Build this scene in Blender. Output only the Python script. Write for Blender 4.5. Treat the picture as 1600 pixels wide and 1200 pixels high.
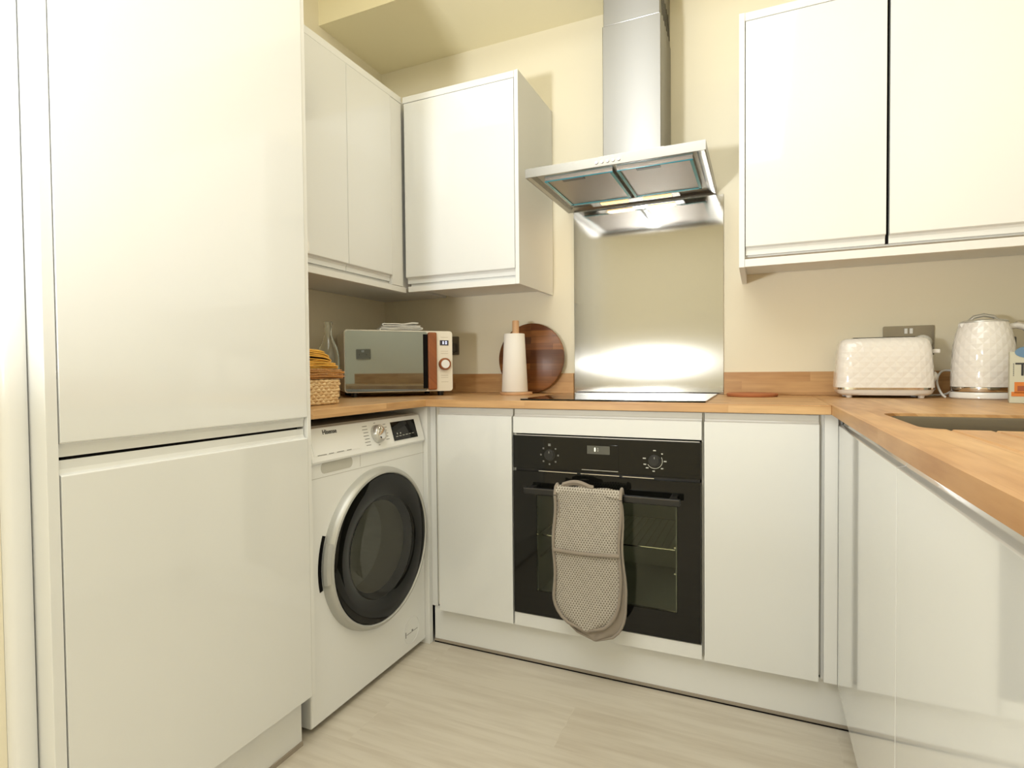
import bpy, bmesh, math, random
from mathutils import Vector, Matrix
random.seed(7)
PI = math.pi
sc = bpy.context.scene
for o in list(bpy.data.objects): bpy.data.objects.remove(o)
COL = sc.collection

# ---------------------------------------------------------------- camera
yaw, pitch, roll, F_PX = .4161, -.0236, -.0092, 872.1
CAM = Vector((1.6896, -2.3036, .9846))
r0 = Vector((math.cos(yaw), math.sin(yaw), 0)); f0 = Vector((-math.sin(yaw), math.cos(yaw), 0)); z0 = Vector((0, 0, 1))
fw = math.cos(pitch)*f0 + math.sin(pitch)*z0
up = -math.sin(pitch)*f0 + math.cos(pitch)*z0
rt = math.cos(roll)*r0 + math.sin(roll)*up
up2 = -math.sin(roll)*r0 + math.cos(roll)*up
cd = bpy.data.cameras.new('camera'); cam = bpy.data.objects.new('camera', cd); COL.objects.link(cam)
m = Matrix((rt, up2, -fw)).transposed().to_4x4(); m.translation = CAM
cam.matrix_world = m
cd.sensor_fit = 'HORIZONTAL'; cd.sensor_width = 36; cd.lens = F_PX/1600*36
cd.clip_start = .02; cd.clip_end = 50
sc.camera = cam

# ---------------------------------------------------------------- world, lights, exposure
w = bpy.data.worlds.new('world'); sc.world = w; w.use_nodes = True
w.node_tree.nodes['Background'].inputs[0].default_value = (1, .95, .86, 1)
w.node_tree.nodes['Background'].inputs[1].default_value = .3

def area(name, loc, target, size, power, color, size_y=None, shape='RECTANGLE', spread=180):
    l = bpy.data.lights.new(name, 'AREA'); l.shape = shape; l.size = size; l.size_y = size_y or size
    l.energy = power; l.color = color; l.spread = math.radians(spread)
    o = bpy.data.objects.new(name, l); COL.objects.link(o); o.location = loc
    d = Vector(target) - Vector(loc); o.rotation_euler = d.to_track_quat('-Z', 'Y').to_euler()
    return o
area('photographic_light', (.86, -2.70, 1.05), (1.30, -1.35, 2.7), .18, 15, (.94, .97, 1), shape='DISK', spread=128)
area('ceiling_bounce_fill', (.75, -2.45, 2.70), (.75, -2.45, 0), 2.2, 32, (.90, .95, 1), size_y=2.2)  # added broad panel standing in for light bounced off the ceiling
area('front_fill_strip', (.2, -4.1, 1.02), (.9, 0, 1.0), 2.0, 2.6, (1, .985, .95), size_y=.12)  # added fill behind the camera, brightens door fronts and puts a band on the splashback
area('hallway_daylight', (-1.45, -3.0, 1.45), (1.0, -2.6, 1.3), 1.3, 7, (.97, .99, 1), size_y=1.7)

vs = sc.view_settings
vs.view_transform = 'Standard'; vs.look = 'None'; vs.gamma = 1; vs.use_curve_mapping = False
vs.exposure = .72

# ---------------------------------------------------------------- materials
def S(c):
    return tuple(((x/255)/12.92 if x/255 <= .04045 else ((x/255+.055)/1.055)**2.4) for x in c)
def mat(name, rgb, rough=.5, metal=0, spec=.5, coat=0, **k):
    M = bpy.data.materials.new(name); M.use_nodes = True
    b = M.node_tree.nodes['Principled BSDF']
    b.inputs['Base Color'].default_value = (*rgb, 1)
    b.inputs['Roughness'].default_value = rough; b.inputs['Metallic'].default_value = metal
    b.inputs['Specular IOR Level'].default_value = spec; b.inputs['Coat Weight'].default_value = coat
    b.inputs['Coat Roughness'].default_value = .03
    for kk, v in k.items(): b.inputs[kk.replace('_', ' ')].default_value = v
    return M
class NT:
    def __init__(s, M): s.t = M.node_tree; s.b = s.t.nodes['Principled BSDF']
    def n(s, typ, **k):
        x = s.t.nodes.new(typ)
        for a, v in k.items(): setattr(x, a, v)
        return x
    def l(s, a, b): s.t.links.new(a, b)
    def math(s, op, a, b=None, c=None):
        x = s.n('ShaderNodeMath', operation=op)
        for i, v in enumerate((a, b, c)):
            if v is None: continue
            if isinstance(v, (int, float)): x.inputs[i].default_value = v
            else: s.l(v, x.inputs[i])
        return x.outputs[0]
    def coords(s):
        tc = s.n('ShaderNodeTexCoord'); sp = s.n('ShaderNodeSeparateXYZ'); s.l(tc.outputs['Object'], sp.inputs[0]); return sp.outputs
    def comb(s, x, y, z=0):
        c = s.n('ShaderNodeCombineXYZ')
        for i, v in enumerate((x, y, z)):
            if isinstance(v, (int, float)): c.inputs[i].default_value = v
            else: s.l(v, c.inputs[i])
        return c.outputs[0]
    def noise(s, vec, scale=5, detail=3, rough=.5):
        n = s.n('ShaderNodeTexNoise'); n.inputs['Scale'].default_value = scale; n.inputs['Detail'].default_value = detail
        n.inputs['Roughness'].default_value = rough; s.l(vec, n.inputs['Vector']); return n.outputs['Fac']
    def ramp(s, fac, stops):
        r = s.n('ShaderNodeValToRGB'); e = r.color_ramp.elements
        while len(e) < len(stops): e.new(.5)
        for i, (p, c) in enumerate(stops): e[i].position = p; e[i].color = (*c, 1)
        s.l(fac, r.inputs[0]); return r.outputs[0]
    def mix(s, fac, a, b, mode='MIX'):
        x = s.n('ShaderNodeMix', data_type='RGBA', blend_type=mode)
        for i, v in ((0, fac), (6, a), (7, b)):
            if isinstance(v, (int, float)): x.inputs[i].default_value = v
            elif isinstance(v, tuple): x.inputs[i].default_value = (*v, 1)
            else: s.l(v, x.inputs[i])
        return x.outputs[2]
    def bump(s, h, strength=.2, dist=.002):
        b = s.n('ShaderNodeBump'); b.inputs['Strength'].default_value = strength; b.inputs['Distance'].default_value = dist
        s.l(h, b.inputs['Height']); s.l(b.outputs[0], s.b.inputs['Normal'])
def wood(name, along, cols, stave=.04, length=.62, rough=.38, dark=(.30, .15, .06), contrast=1.0):
    """edge-glued staves; along = 0 grain runs in x, 1 grain runs in y"""
    M = mat(name, cols[0], rough); t = NT(M); c = t.coords()
    u = c[along]; v = t.math('ADD', c[1-along], c[2]) 
    vec = t.comb(u, v)
    br = t.n('ShaderNodeTexBrick'); br.offset = .37; br.offset_frequency = 2; br.squash = 1
    br.inputs['Color1'].default_value = (0, 0, 0, 1); br.inputs['Color2'].default_value = (1, 1, 1, 1); br.inputs['Mortar'].default_value = (0, 0, 0, 1)
    br.inputs['Scale'].default_value = 1; br.inputs['Mortar Size'].default_value = .0005; br.inputs['Mortar Smooth'].default_value = .5
    br.inputs['Brick Width'].default_value = length; br.inputs['Row Height'].default_value = stave; br.inputs['Bias'].default_value = 0
    t.l(vec, br.inputs['Vector'])
    sepc = t.n('ShaderNodeSeparateColor'); t.l(br.outputs['Color'], sepc.inputs[0]); k = sepc.outputs[0]
    vv = t.comb(t.math('MULTIPLY', u, 3.0), t.math('MULTIPLY', v, 55), t.math('MULTIPLY', k, 37))
    g = t.noise(vv, 1.6, 5, .62)
    vv2 = t.comb(t.math('MULTIPLY', u, 2.2), t.math('MULTIPLY', v, 9), t.math('MULTIPLY', k, 91))
    g2 = t.noise(vv2, 2.0, 3, .5)
    base = t.ramp(k, [(i/(len(cols)-1), cc) for i, cc in enumerate(cols)])
    gr = t.ramp(g, [(.30, (0, 0, 0)), (.72, (1, 1, 1))])
    sg = t.n('ShaderNodeSeparateColor'); t.l(gr, sg.inputs[0])
    c1 = t.mix(t.math('MULTIPLY', t.math('SUBTRACT', 1, sg.outputs[0]), .30*contrast), base, dark)
    g3 = t.ramp(g2, [(.35, (0, 0, 0)), (.65, (1, 1, 1))]); s3 = t.n('ShaderNodeSeparateColor'); t.l(g3, s3.inputs[0])
    c2 = t.mix(t.math('MULTIPLY', s3.outputs[0], .22*contrast), c1, tuple(min(1, x*1.25) for x in cols[-1]))
    t.l(c2, t.b.inputs['Base Color']); t.bump(g, .12, .0008)
    return M

M = {}
CREAM = (.785, .79, .77)
M['gloss'] = mat('gloss_ivory_door', CREAM, .07, spec=.5, coat=.45)
M['matt'] = mat('matt_ivory_panel', (.80, .80, .775), .38)
M['carcass'] = mat('carcass_interior', (.70, .68, .60), .5)
M['paint'] = mat('satin_white_woodwork', (.84, .84, .82), .25)
def wallmat(name, rgb):
    m_ = mat(name, rgb, .75); t = NT(m_); c = t.n('ShaderNodeTexCoord')
    n = t.noise(c.outputs['Object'], 90, 3); t.bump(n, .05, .001); return m_
M['wall'] = wallmat('cream_wall_paint', (.87, .805, .63))
M['ceil'] = wallmat('cream_ceiling_paint', (.93, .85, .60))
M['black'] = mat('black_glass', (.006, .006, .005), .05, spec=.35)
M['blackplastic'] = mat('black_plastic', (.012, .012, .012), .3)
M['gap'] = mat('shadow_gap_strip', (.006, .005, .005), .7, spec=.1)
M['dark'] = mat('dark_grey_metal', (.10, .09, .08), .4, .6)
M['chrome'] = mat('polished_chrome', (.80, .79, .77), .08, 1)
M['silver'] = mat('silver_plastic', (.62, .62, .60), .28, .7)
M['ring'] = mat('pale_grey_door_ring', (.50, .50, .47), .38, .35)
M['whiteplastic'] = mat('white_appliance_enamel', (.86, .865, .85), .22, coat=.2)
M['glosswhite'] = mat('glossy_white_enamel', (.86, .84, .80), .12, coat=.4)
M['mark'] = mat('printed_grey_marking', (.17, .17, .16), .5)
M['markdark'] = mat('printed_black_marking', (.02, .02, .02), .5)
M['marklight'] = mat('printed_pale_marking', (.45, .45, .40), .5)
M['seal'] = mat('plinth_seal', (.35, .30, .24), .4)
def steel(name, rgb, rough, scale, an=0, rot=0, bumps=.05):
    m_ = mat(name, rgb, rough, 1); t = NT(m_)
    c = t.n('ShaderNodeTexCoord'); mp = t.n('ShaderNodeMapping'); mp.inputs['Scale'].default_value = scale
    t.l(c.outputs['Object'], mp.inputs[0]); n = t.noise(mp.outputs[0], 1, 3, .6); t.bump(n, bumps, .0006)
    if an:
        t.b.inputs['Anisotropic'].default_value = an; 
        t.l(t.comb(*(((1., 0., 0.), (0., 0., 1.))[rot])), t.b.inputs['Tangent'])
    return m_
M['steel'] = steel('brushed_stainless_steel', (.25, .246, .232), .28, (6, 6, 700), 1.0, 1)
M['steelback'] = steel('brushed_splashback_steel', (.46, .45, .42), .12, (6, 6, 400), .8, 0, .03)
M['hood'] = steel('hood_stainless_steel', (.36, .352, .33), .26, (8, 8, 600), .3, 0)
M['mesh'] = steel('aluminium_filter_mesh', (.34, .30, .255), .42, (500, 500, 500), 0, 0, .4)
M['film'] = mat('teal_protective_film', (.03, .30, .38), .12, coat=.5)
M['sink'] = steel('satin_sink_steel', (.17, .155, .13), .36, (300, 8, 8), 0, 0, .05)
OAK = [S((170, 122, 74)), S((202, 160, 108)), S((186, 138, 86)), S((218, 180, 130))]
M['oakx'] = wood('oak_worktop_grain_x', 0, OAK, dark=S((140, 90, 50)), contrast=1.5)
M['oaky'] = wood('oak_worktop_grain_y', 1, OAK, dark=S((140, 90, 50)), contrast=1.5)
M['acacia'] = wood('acacia_board', 0, [S((70, 36, 18)), S((172, 112, 60)), S((98, 54, 26)), S((150, 92, 46)), S((80, 42, 20))], .031, .16, .35, S((48, 24, 12)), 1.5)
M['beech'] = wood('pale_beech', 1, [S((214, 172, 130)), S((206, 160, 118))], .2, 2, .45, S((170, 120, 80)), .6)
M['walnut'] = wood('brown_wood_grip', 1, [S((166, 98, 50)), S((148, 84, 42))], .2, 2, .4, S((90, 44, 20)), 1.2)
M['cork'] = mat('terracotta_trivet', S((176, 108, 66)), .7)
def floor_mat():
    m_ = mat('pale_wood_floor', S((205, 192, 168)), .38); t = NT(m_); c = t.coords()
    a = .0
    u = c[0]; v = c[1]
    br = t.n('ShaderNodeTexBrick'); br.offset = .43
    br.inputs['Color1'].default_value = (0, 0, 0, 1); br.inputs['Color2'].default_value = (1, 1, 1, 1); br.inputs['Mortar'].default_value = (.5, .5, .5, 1)
    br.inputs['Scale'].default_value = 1; br.inputs['Mortar Size'].default_value = .0012; br.inputs['Brick Width'].default_value = 1.2; br.inputs['Row Height'].default_value = .19
    t.l(t.comb(u, v), br.inputs['Vector'])
    s_ = t.n('ShaderNodeSeparateColor'); t.l(br.outputs['Color'], s_.inputs[0]); k = s_.outputs[0]
    g = t.noise(t.comb(t.math('MULTIPLY', u, 2.5), t.math('MULTIPLY', v, 26), t.math('MULTIPLY', k, 20)), 1.3, 4, .55)
    base = t.mix(k, S((196, 186, 169)), S((203, 194, 178)))
    col = t.ramp(g, [(.3, S((184, 172, 153))), (.6, S((214, 206, 190)))])
    t.l(t.mix(.5, base, col), t.b.inputs['Base Color']); t.bump(g, .05, .0005)
    return m_
M['floor'] = floor_mat()
def quilted(name, mode):
    m_ = mat(name, (.86, .83, .78), .13, coat=.5); t = NT(m_); c = t.coords()
    if mode == 'round':
        a = t.math('MULTIPLY', t.math('ARCTAN2', c[1], c[0]), .082)
    else:
        a = t.math('ADD', c[0], t.math('MULTIPLY', c[1], 1.0))
    u = t.math('MULTIPLY', t.math('ADD', a, c[2]), 30); v = t.math('MULTIPLY', t.math('SUBTRACT', a, c[2]), 30)
    pu = t.math('PINGPONG', u, .5); pv = t.math('PINGPONG', v, .5)
    h = t.math('MINIMUM', pu, pv); t.bump(h, .48, .0055)
    return m_
M['quiltround'] = quilted('diamond_relief_white_round', 'round'); M['quiltflat'] = quilted('diamond_relief_white_flat', 'flat')
M['mirror'] = mat('tinted_mirror_glass', (.20, .225, .225), .02, 1)
M['cup'] = mat('microwave_cream', (.83, .78, .66), .3)
M['glass'] = mat('clear_glass', (.97, 1, .98), .02, Transmission_Weight=1.0, IOR=1.45)
def smoked(name, tint, mixf):
    m_ = bpy.data.materials.new(name); m_.use_nodes = True; nt = m_.node_tree; nt.nodes.clear()
    o = nt.nodes.new('ShaderNodeOutputMaterial'); mx = nt.nodes.new('ShaderNodeMixShader'); tr = nt.nodes.new('ShaderNodeBsdfTransparent'); gl = nt.nodes.new('ShaderNodeBsdfGlossy')
    fr = nt.nodes.new('ShaderNodeFresnel'); fr.inputs[0].default_value = mixf
    tr.inputs[0].default_value = (*tint, 1); gl.inputs['Roughness'].default_value = .03
    nt.links.new(fr.outputs[0], mx.inputs[0]); nt.links.new(tr.outputs[0], mx.inputs[1]); nt.links.new(gl.outputs[0], mx.inputs[2]); nt.links.new(mx.outputs[0], o.inputs[0]); return m_
M['smoked'] = smoked('smoked_door_glass', (.75, .75, .68), 1.5)
M['ovenglass'] = smoked('oven_window_glass', (.80, .82, .76), 1.35)
M['ovencav'] = mat('oven_cavity_enamel', (.56, .56, .50), .4)
M['drum'] = mat('washing_drum_steel', (.62, .60, .54), .4, .3)
def fabric(name, rgb, scale=900, st=.4, rough=.9):
    m_ = mat(name, rgb, rough, Sheen_Weight=.25); t = NT(m_); c = t.n('ShaderNodeTexCoord')
    n = t.noise(c.outputs['Object'], scale, 2); t.bump(n, st, .0012); return m_
M['mustard'] = fabric('mustard_linen', S((240, 184, 74)), 500)
M['ochre'] = fabric('ochre_linen', S((216, 152, 80)), 500)
M['whitecloth'] = fabric('white_cotton', (.93, .91, .86), 400)
M['piping'] = fabric('taupe_piping', S((146, 135, 122)), 600)
M['paper'] = fabric('white_tissue_paper', (.88, .84, .77), 200, .2)
def glove_mat():
    m_ = mat('beige_triangle_print_cotton', S((196, 184, 162)), .95); t = NT(m_); c = t.coords()
    s = .0085
    yy = t.math('DIVIDE', c[2], s*.8); row = t.math('FLOOR', yy); fy = t.math('FRACT', yy)
    xx = t.math('ADD', t.math('DIVIDE', c[0], s), t.math('MULTIPLY', row, .5)); fx = t.math('ABSOLUTE', t.math('SUBTRACT', t.math('FRACT', xx), .5))
    tri = t.math('LESS_THAN', fx, t.math('MULTIPLY', t.math('SUBTRACT', .86, fy), .42))
    t.l(t.mix(tri, S((184, 177, 165)), S((112, 103, 92))), t.b.inputs['Base Color'])
    q = t.math('MINIMUM', t.math('PINGPONG', t.math('MULTIPLY', t.math('ADD', c[0], c[2]), 24), .5), t.math('PINGPONG', t.math('MULTIPLY', t.math('SUBTRACT', c[0], c[2]), 24), .5))
    t.bump(t.math('POWER', q, .4), .5, .004)
    return m_
M['glove'] = glove_mat()
def basket_mat():
    m_ = mat('seagrass_weave', S((214, 180, 128)), .8); t = NT(m_); c = t.coords()
    n = t.noise(t.comb(t.math('MULTIPLY', c[1], 1), t.math('MULTIPLY', c[2], 3), c[0]), 90, 3)
    t.l(t.ramp(n, [(.3, S((196, 152, 98))), (.65, S((244, 220, 176)))]), t.b.inputs['Base Color']); t.bump(n, .3, .002); return m_
M['basket'] = basket_mat()
def emis(name, rgb, st):
    m_ = mat(name, rgb, .4); b = m_.node_tree.nodes['Principled BSDF']; b.inputs['Emission Color'].default_value = (*rgb, 1); b.inputs['Emission Strength'].default_value = st; return m_
M['lamp'] = emis('warm_lamp_lens', (1, .58, .20), 1.3)
M['digit'] = emis('lit_display_digits', (.75, .8, 1), .45)
M['digitwarm'] = emis('lit_clock_digits', (.9, .9, .75), .9)
M['displaygrey'] = mat('display_window_grey', (.10, .10, .085), .2)
M['displaydark'] = mat('display_window_dark', (.02, .022, .04), .15)
M['boxcard'] = mat('pale_green_carton', S((196, 196, 176)), .5)
M['boxblue'] = mat('blue_badge', S((92, 128, 160)), .4)
M['boxorange'] = mat('orange_print', S((206, 120, 40)), .5)
M['boxred'] = mat('brown_print', S((150, 78, 40)), .5)
M['rubber'] = mat('dark_rubber', (.03, .03, .03), .6)

# ---------------------------------------------------------------- mesh helpers
class MB:
    def __init__(s): s.bm = bmesh.new()
    def box(s, a, b, bev=0, T=None):
        x0, x1 = sorted((a[0], b[0])); y0, y1 = sorted((a[1], b[1])); z_0, z1 = sorted((a[2], b[2]))
        vs_ = [s.bm.verts.new((x, y, z)) for x in (x0, x1) for y in (y0, y1) for z in (z_0, z1)]
        fs = [s.bm.faces.new([vs_[i] for i in q]) for q in ((0, 1, 3, 2), (4, 6, 7, 5), (0, 4, 5, 1), (2, 3, 7, 6), (0, 2, 6, 4), (1, 5, 7, 3))]
        if bev:
            es = list({e for f in fs for e in f.edges})
            r = bmesh.ops.bevel(s.bm, geom=es, offset=bev, segments=2, affect='EDGES', profile=.5)
            vs_ = list({v for f in r['faces'] for v in f.verts} | {v for v in vs_ if v.is_valid})
        if T is not None:
            for v in vs_:
                if v.is_valid: v.co = T @ v.co
        return s
    def loft(s, rings, cap=True, close=True, T=None):
        """rings: list of lists of points"""
        R = [[s.bm.verts.new(T @ Vector(p) if T else Vector(p)) for p in r] for r in rings]
        n = len(R[0])
        for i in range(len(R)-1):
            for j in range(n if close else n-1):
                k = (j+1) % n
                try: s.bm.faces.new((R[i][j], R[i][k], R[i+1][k], R[i+1][j]))
                except ValueError: pass
        if cap:
            s.bm.faces.new(R[0][::-1]); s.bm.faces.new(R[-1])
        return s
    def lathe(s, prof, seg=48, T=None, cap=True):
        return s.loft([[(r*math.cos(2*PI*j/seg), r*math.sin(2*PI*j/seg), h) for j in range(seg)] for r, h in prof], cap=cap, T=T)
    def tube(s, pts, r, seg=10, cap=True):
        pts = [Vector(p) for p in pts]; rings = []
        prev = None
        for i, p in enumerate(pts):
            d = (pts[min(i+1, len(pts)-1)] - pts[max(i-1, 0)]).normalized()
            a = prev if prev is not None else (Vector((0, 0, 1)) if abs(d.z) < .9 else Vector((1, 0, 0)))
            a = (a - d*a.dot(d)).normalized(); prev = a; b = d.cross(a)
            rr = r[i] if isinstance(r, (list, tuple)) else r
            rings.append([p + a*math.cos(t)*rr + b*math.sin(t)*rr for t in [2*PI*k/seg for k in range(seg)]])
        return s.loft(rings, cap=cap)
    def poly_extrude(s, pts, vec, T=None):
        """closed planar outline pts extruded by vec"""
        a = [Vector(p) for p in pts]; b = [p + Vector(vec) for p in a]
        return s.loft([a, b], T=T)
    def sphere(s, c, r, sx=1, sy=1, sz=1, u=20, v=12):
        prof = [(max(1e-4, math.sin(PI*i/v))*r, -math.cos(PI*i/v)*r) for i in range(v+1)]
        return s.lathe(prof, u, Matrix.Translation(c) @ Matrix.Diagonal((sx, sy, sz, 1)))
    def build(s, name, m_, parent=None, smooth=None):
        bmesh.ops.recalc_face_normals(s.bm, faces=s.bm.faces)
        me = bpy.data.meshes.new(name); s.bm.to_mesh(me); s.bm.free()
        o = bpy.data.objects.new(name, me); COL.objects.link(o)
        if isinstance(m_, str): m_ = M[m_]
        me.materials.append(m_)
        if parent is not None: o.parent = parent
        if smooth:
            for p in me.polygons: p.use_smooth = True
            me.set_sharp_from_angle(angle=math.radians(smooth))
        return o
def tag(o, label, cat, group=None):
    o['label'] = label; o['category'] = cat
    if group: o['group'] = group
    return o
def thing(name, label, cat, loc=(0, 0, 0), rz=0, group=None):
    o = bpy.data.objects.new(name, None); COL.objects.link(o); o.empty_display_size = .05
    o.location = loc; o.rotation_euler = (0, 0, rz); return tag(o, label, cat, group)
def structure(o): o['kind'] = 'structure'; return o
def box(name, m_, a, b, parent=None, bev=.0008): return MB().box(a, b, bev).build(name, m_, parent)
def text_mesh(name, body, size, m_, T, parent, ext=.0003, bold=False):
    cu = bpy.data.curves.new(name, 'FONT'); cu.body = body; cu.size = size; cu.extrude = ext; cu.align_x = 'CENTER'; cu.align_y = 'CENTER'
    if bold: cu.offset = size*.02
    o = bpy.data.objects.new(name+'_tmp', cu); COL.objects.link(o)
    dg = bpy.context.evaluated_depsgraph_get(); me = bpy.data.meshes.new_from_object(o.evaluated_get(dg))
    bpy.data.objects.remove(o); me.transform(T); me.materials.clear(); me.materials.append(M[m_]); me.name = name
    q = bpy.data.objects.new(name, me); COL.objects.link(q); q.parent = parent; return q
def cut(o, boxes):
    """carve boxes (a MB list) out of mesh o, then drop the cutters"""
    for cb in boxes:
        c = cb.build('cutter_tmp', 'gap', o.parent if o.parent is None or o.parent.type == 'EMPTY' else o.parent)
        md = o.modifiers.new('b', 'BOOLEAN'); md.operation = 'DIFFERENCE'; md.object = c; md.solver = 'EXACT'
        dg = bpy.context.evaluated_depsgraph_get(); me = bpy.data.meshes.new_from_object(o.evaluated_get(dg))
        o.modifiers.clear(); old = o.data; o.data = me; bpy.data.meshes.remove(old); bpy.data.objects.remove(c)
    if len(o.data.materials) > 1:
        for p in o.data.polygons: p.material_index = 0
        while len(o.data.materials) > 1: o.data.materials.pop()
def ribbon(W, D, h, layers, amp, seed, thick=.0022, dome=.0, s0=0.0, s1=0.0):
    """cloth folded back and forth: path in (y, z), swept along x, given thickness"""
    rnd = random.Random(seed); ph = [rnd.uniform(0, 6) for _ in range(6)]
    pitch = (h-thick)/(layers-1) if layers > 1 else 0
    path = []; rad = []
    for L in range(layers):
        k = L/(max(1, layers-1)); half = D/2*(1-dome*k*k) - rnd.uniform(0, .006); sgn = 1 if L % 2 == 0 else -1
        for i in range(25):
            u = -1+2*i/24
            path.append((sgn*u*half, L*pitch, L))
        if L < layers-1:
            for i in range(1, 6):
                a_ = PI*i/6; path.append((sgn*(half + pitch*.55*math.sin(a_)), L*pitch + pitch*(1-math.cos(a_))/2, L+.5))
    nx = 18; m_ = MB(); rings = []
    offs = [rnd.uniform(-.007, .007) for _ in range(layers+1)]
    for i in range(nx+1):
        t_ = -1+2*i/nx; ring = []
        for (y, z, L) in path:
            o1 = offs[int(L)]; k = L/max(1, layers-1)
            x = t_*W/2*(1-dome*.6*k*k) + o1*(1 if t_ > 0 else .5) + .003*math.sin(y*60+ph[0]+L)*abs(t_)
            r2 = (2*y/D)**2*.6 + t_*t_*.4
            wv = amp*(.35+.65*k)*(1+math.sin(y*38+ph[1]+t_*1.2)*.55+math.sin(y*85+ph[2]+t_*2)*.3+math.sin(t_*3+ph[3])*.3)
            sag = -(s0+s1*k)*r2**1.3
            ring.append((x, y, max(thick*.5+.0001-s0, thick*.5 + z + wv + sag if L > 0 else thick*.5 + .0002 + .15*wv - s0*r2**1.3)))
        rings.append(ring)
    m_.loft(rings, cap=False, close=False); return m_, thick
def add_cloth(name, rb, m_, loc, rz, label, group):
    mb, th = rb; o = mb.build(name, m_, smooth=70); o.location = loc; o.rotation_euler = (0, 0, rz)
    md = o.modifiers.new('solid', 'SOLIDIFY'); md.thickness = th; md.offset = 0
    return tag(o, label, 'cloth', group)
def rrect(w, h, r, n=6, cx=0, cz=0):
    pts = []
    for (sx, sz, a0) in ((1, 1, 0), (-1, 1, 90), (-1, -1, 180), (1, -1, 270)):
        for i in range(n+1):
            a = math.radians(a0 + 90*i/n); pts.append((cx+sx*(w/2-r)+r*math.cos(a), cz+sz*(h/2-r)+r*math.sin(a)))
    return pts

# Frame of a unit: local x along its width, front face looks to local -y at y=0, z up.
FRONT, RIGHTWARD, LEFTWARD = 0, PI/2, -PI/2      # facing -Y, +X, -X
def jdoor(parent, x0, x1, z_0, z1, handle='top', y=0, name='door', t=.02, lip=.026, m_='gloss'):
    H = z1
    p = [(y, 0), (y, H-z_0-lip), (y+.002, H-z_0-lip+.0015), (y+.011, H-z_0-lip+.004), (y+.014, H-z_0-lip+.011), (y+.014, H-z_0), (y+t, H-z_0), (y+t, 0)]
    if handle == 'none': p = [(y, 0), (y, H-z_0), (y+t, H-z_0), (y+t, 0)]
    if handle == 'bottom': pts = [(a, z1 - b) for a, b in p]
    else: pts = [(a, z_0 + b) for a, b in p]
    mb = MB(); mb.poly_extrude([(x0, a, b) for a, b in pts], (x1-x0, 0, 0))
    o = mb.build(name, m_, parent)
    bv = o.modifiers.new('bevel', 'BEVEL'); bv.width = .0007; bv.segments = 2; bv.limit_method = 'ANGLE'; bv.angle_limit = math.radians(35)
    return o

ZT, TW = .886, .0255      # worktop top, thickness
ZD = .134                 # underside of base doors
ZH = .857                 # top of base doors
YB = -.607                # back-run door plane
XW_L, YW_B, XW_R = .612, -.622, 1.866   # worktop front edges
LW, RW = -.02, 2.49       # side walls

# ================================================================ room shell
YN = -4.2; XFAR = -1.5; ZC1, ZC2, YSTEP = 2.456, 2.72, -.43
structure(box('floor', 'floor', (XFAR-.1, YN-.1, -.05), (RW+.1, .1, 0), bev=0))
structure(box('wall_back', 'wall', (LW-.1, 0, 0), (RW+.1, .1, 2.8), bev=0))
structure(box('wall_left', 'wall', (LW-.1, -1.812, 0), (LW, 0, 2.8), bev=0))
structure(box('wall_right', 'wall', (RW, YN, 0), (RW+.1, 0, 2.8), bev=0))
structure(box('wall_partition', 'wall', (LW-.1, -1.92, 0), (.555, -1.8125, 2.8), bev=0))
structure(box('wall_hallway', 'wall', (XFAR-.1, YN, 0), (XFAR, -1.8, 2.8), bev=0))
structure(box('wall_hallway_end', 'wall', (XFAR-.1, -1.88, 0), (LW-.1, -1.80, 2.8), bev=0))
structure(box('wall_front', 'wall', (XFAR-.1, YN-.1, 0), (RW+.1, YN, 2.8), bev=0))
c_ = MB(); c_.box((XFAR-.1, YN-.1, ZC2), (RW+.1, YSTEP, ZC2+.08)); c_.box((LW-.1, YSTEP, ZC1), (RW+.1, .1, ZC2+.08))
structure(c_.build('ceiling', 'ceil'))
# door casing just left of the tall cabinet
cs = MB()
cs.loft([[(.50, -1.812, z), (.560, -1.812, z), (.568, -1.809, z), (.572, -1.802, z), (.5725, -1.784, z), (.570, -1.7775, z), (.50, -1.7775, z)] for z in (0, 2.10)])
structure(cs.build('trim_1', 'paint', smooth=40))

# ================================================================ tall cabinet (left)
TX, TY0, TY1 = .617, -1.775, -1.180
t = thing('tall_cabinet', 'tall ivory gloss larder cabinet with two doors, left of the washing machine', 'cabinet', (TX, TY0, 0), RIGHTWARD)
L_ = TY1 - TY0
box('side_panel', 'gloss', (0, .002, 0), (.018, .62, 2.30), t)
box('side_panel', 'matt', (L_-.012, .002, ZD), (L_, .62, 2.30), t)
cc = MB(); cc.box((.018, .024, ZD+.02), (L_-.012, .60, .835)); cc.box((.018, .024, .848), (L_-.012, .60, 2.30)); cc.build('carcass', 'carcass', t)
box('dark_gap', 'gap', (.03, .021, .836), (L_-.03, .06, .847), t, 0)
jdoor(t, .020, L_-.014, .8445, 2.29, 'bottom', name='upper_door')
jdoor(t, .020, L_-.014, ZD, .839, 'top', name='lower_door')
pl = box('plinth', 'matt', (.02, .031, .0), (L_-.022, .047, ZD-.003), t)
box('floor_seal', 'seal', (.02, .027, 0), (L_-.022, .0305, .012), t, 0)

# ================================================================ washing machine
WX, WY0, WY1, WZ0, WZ1 = .587, -1.166, -.602, .014, .835
WWD = WY1-WY0
t = thing('washing_machine', 'white front-loading washing machine with dark round door under the worktop', 'washing machine', (WX, WY0, 0), RIGHTWARD)
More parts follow.
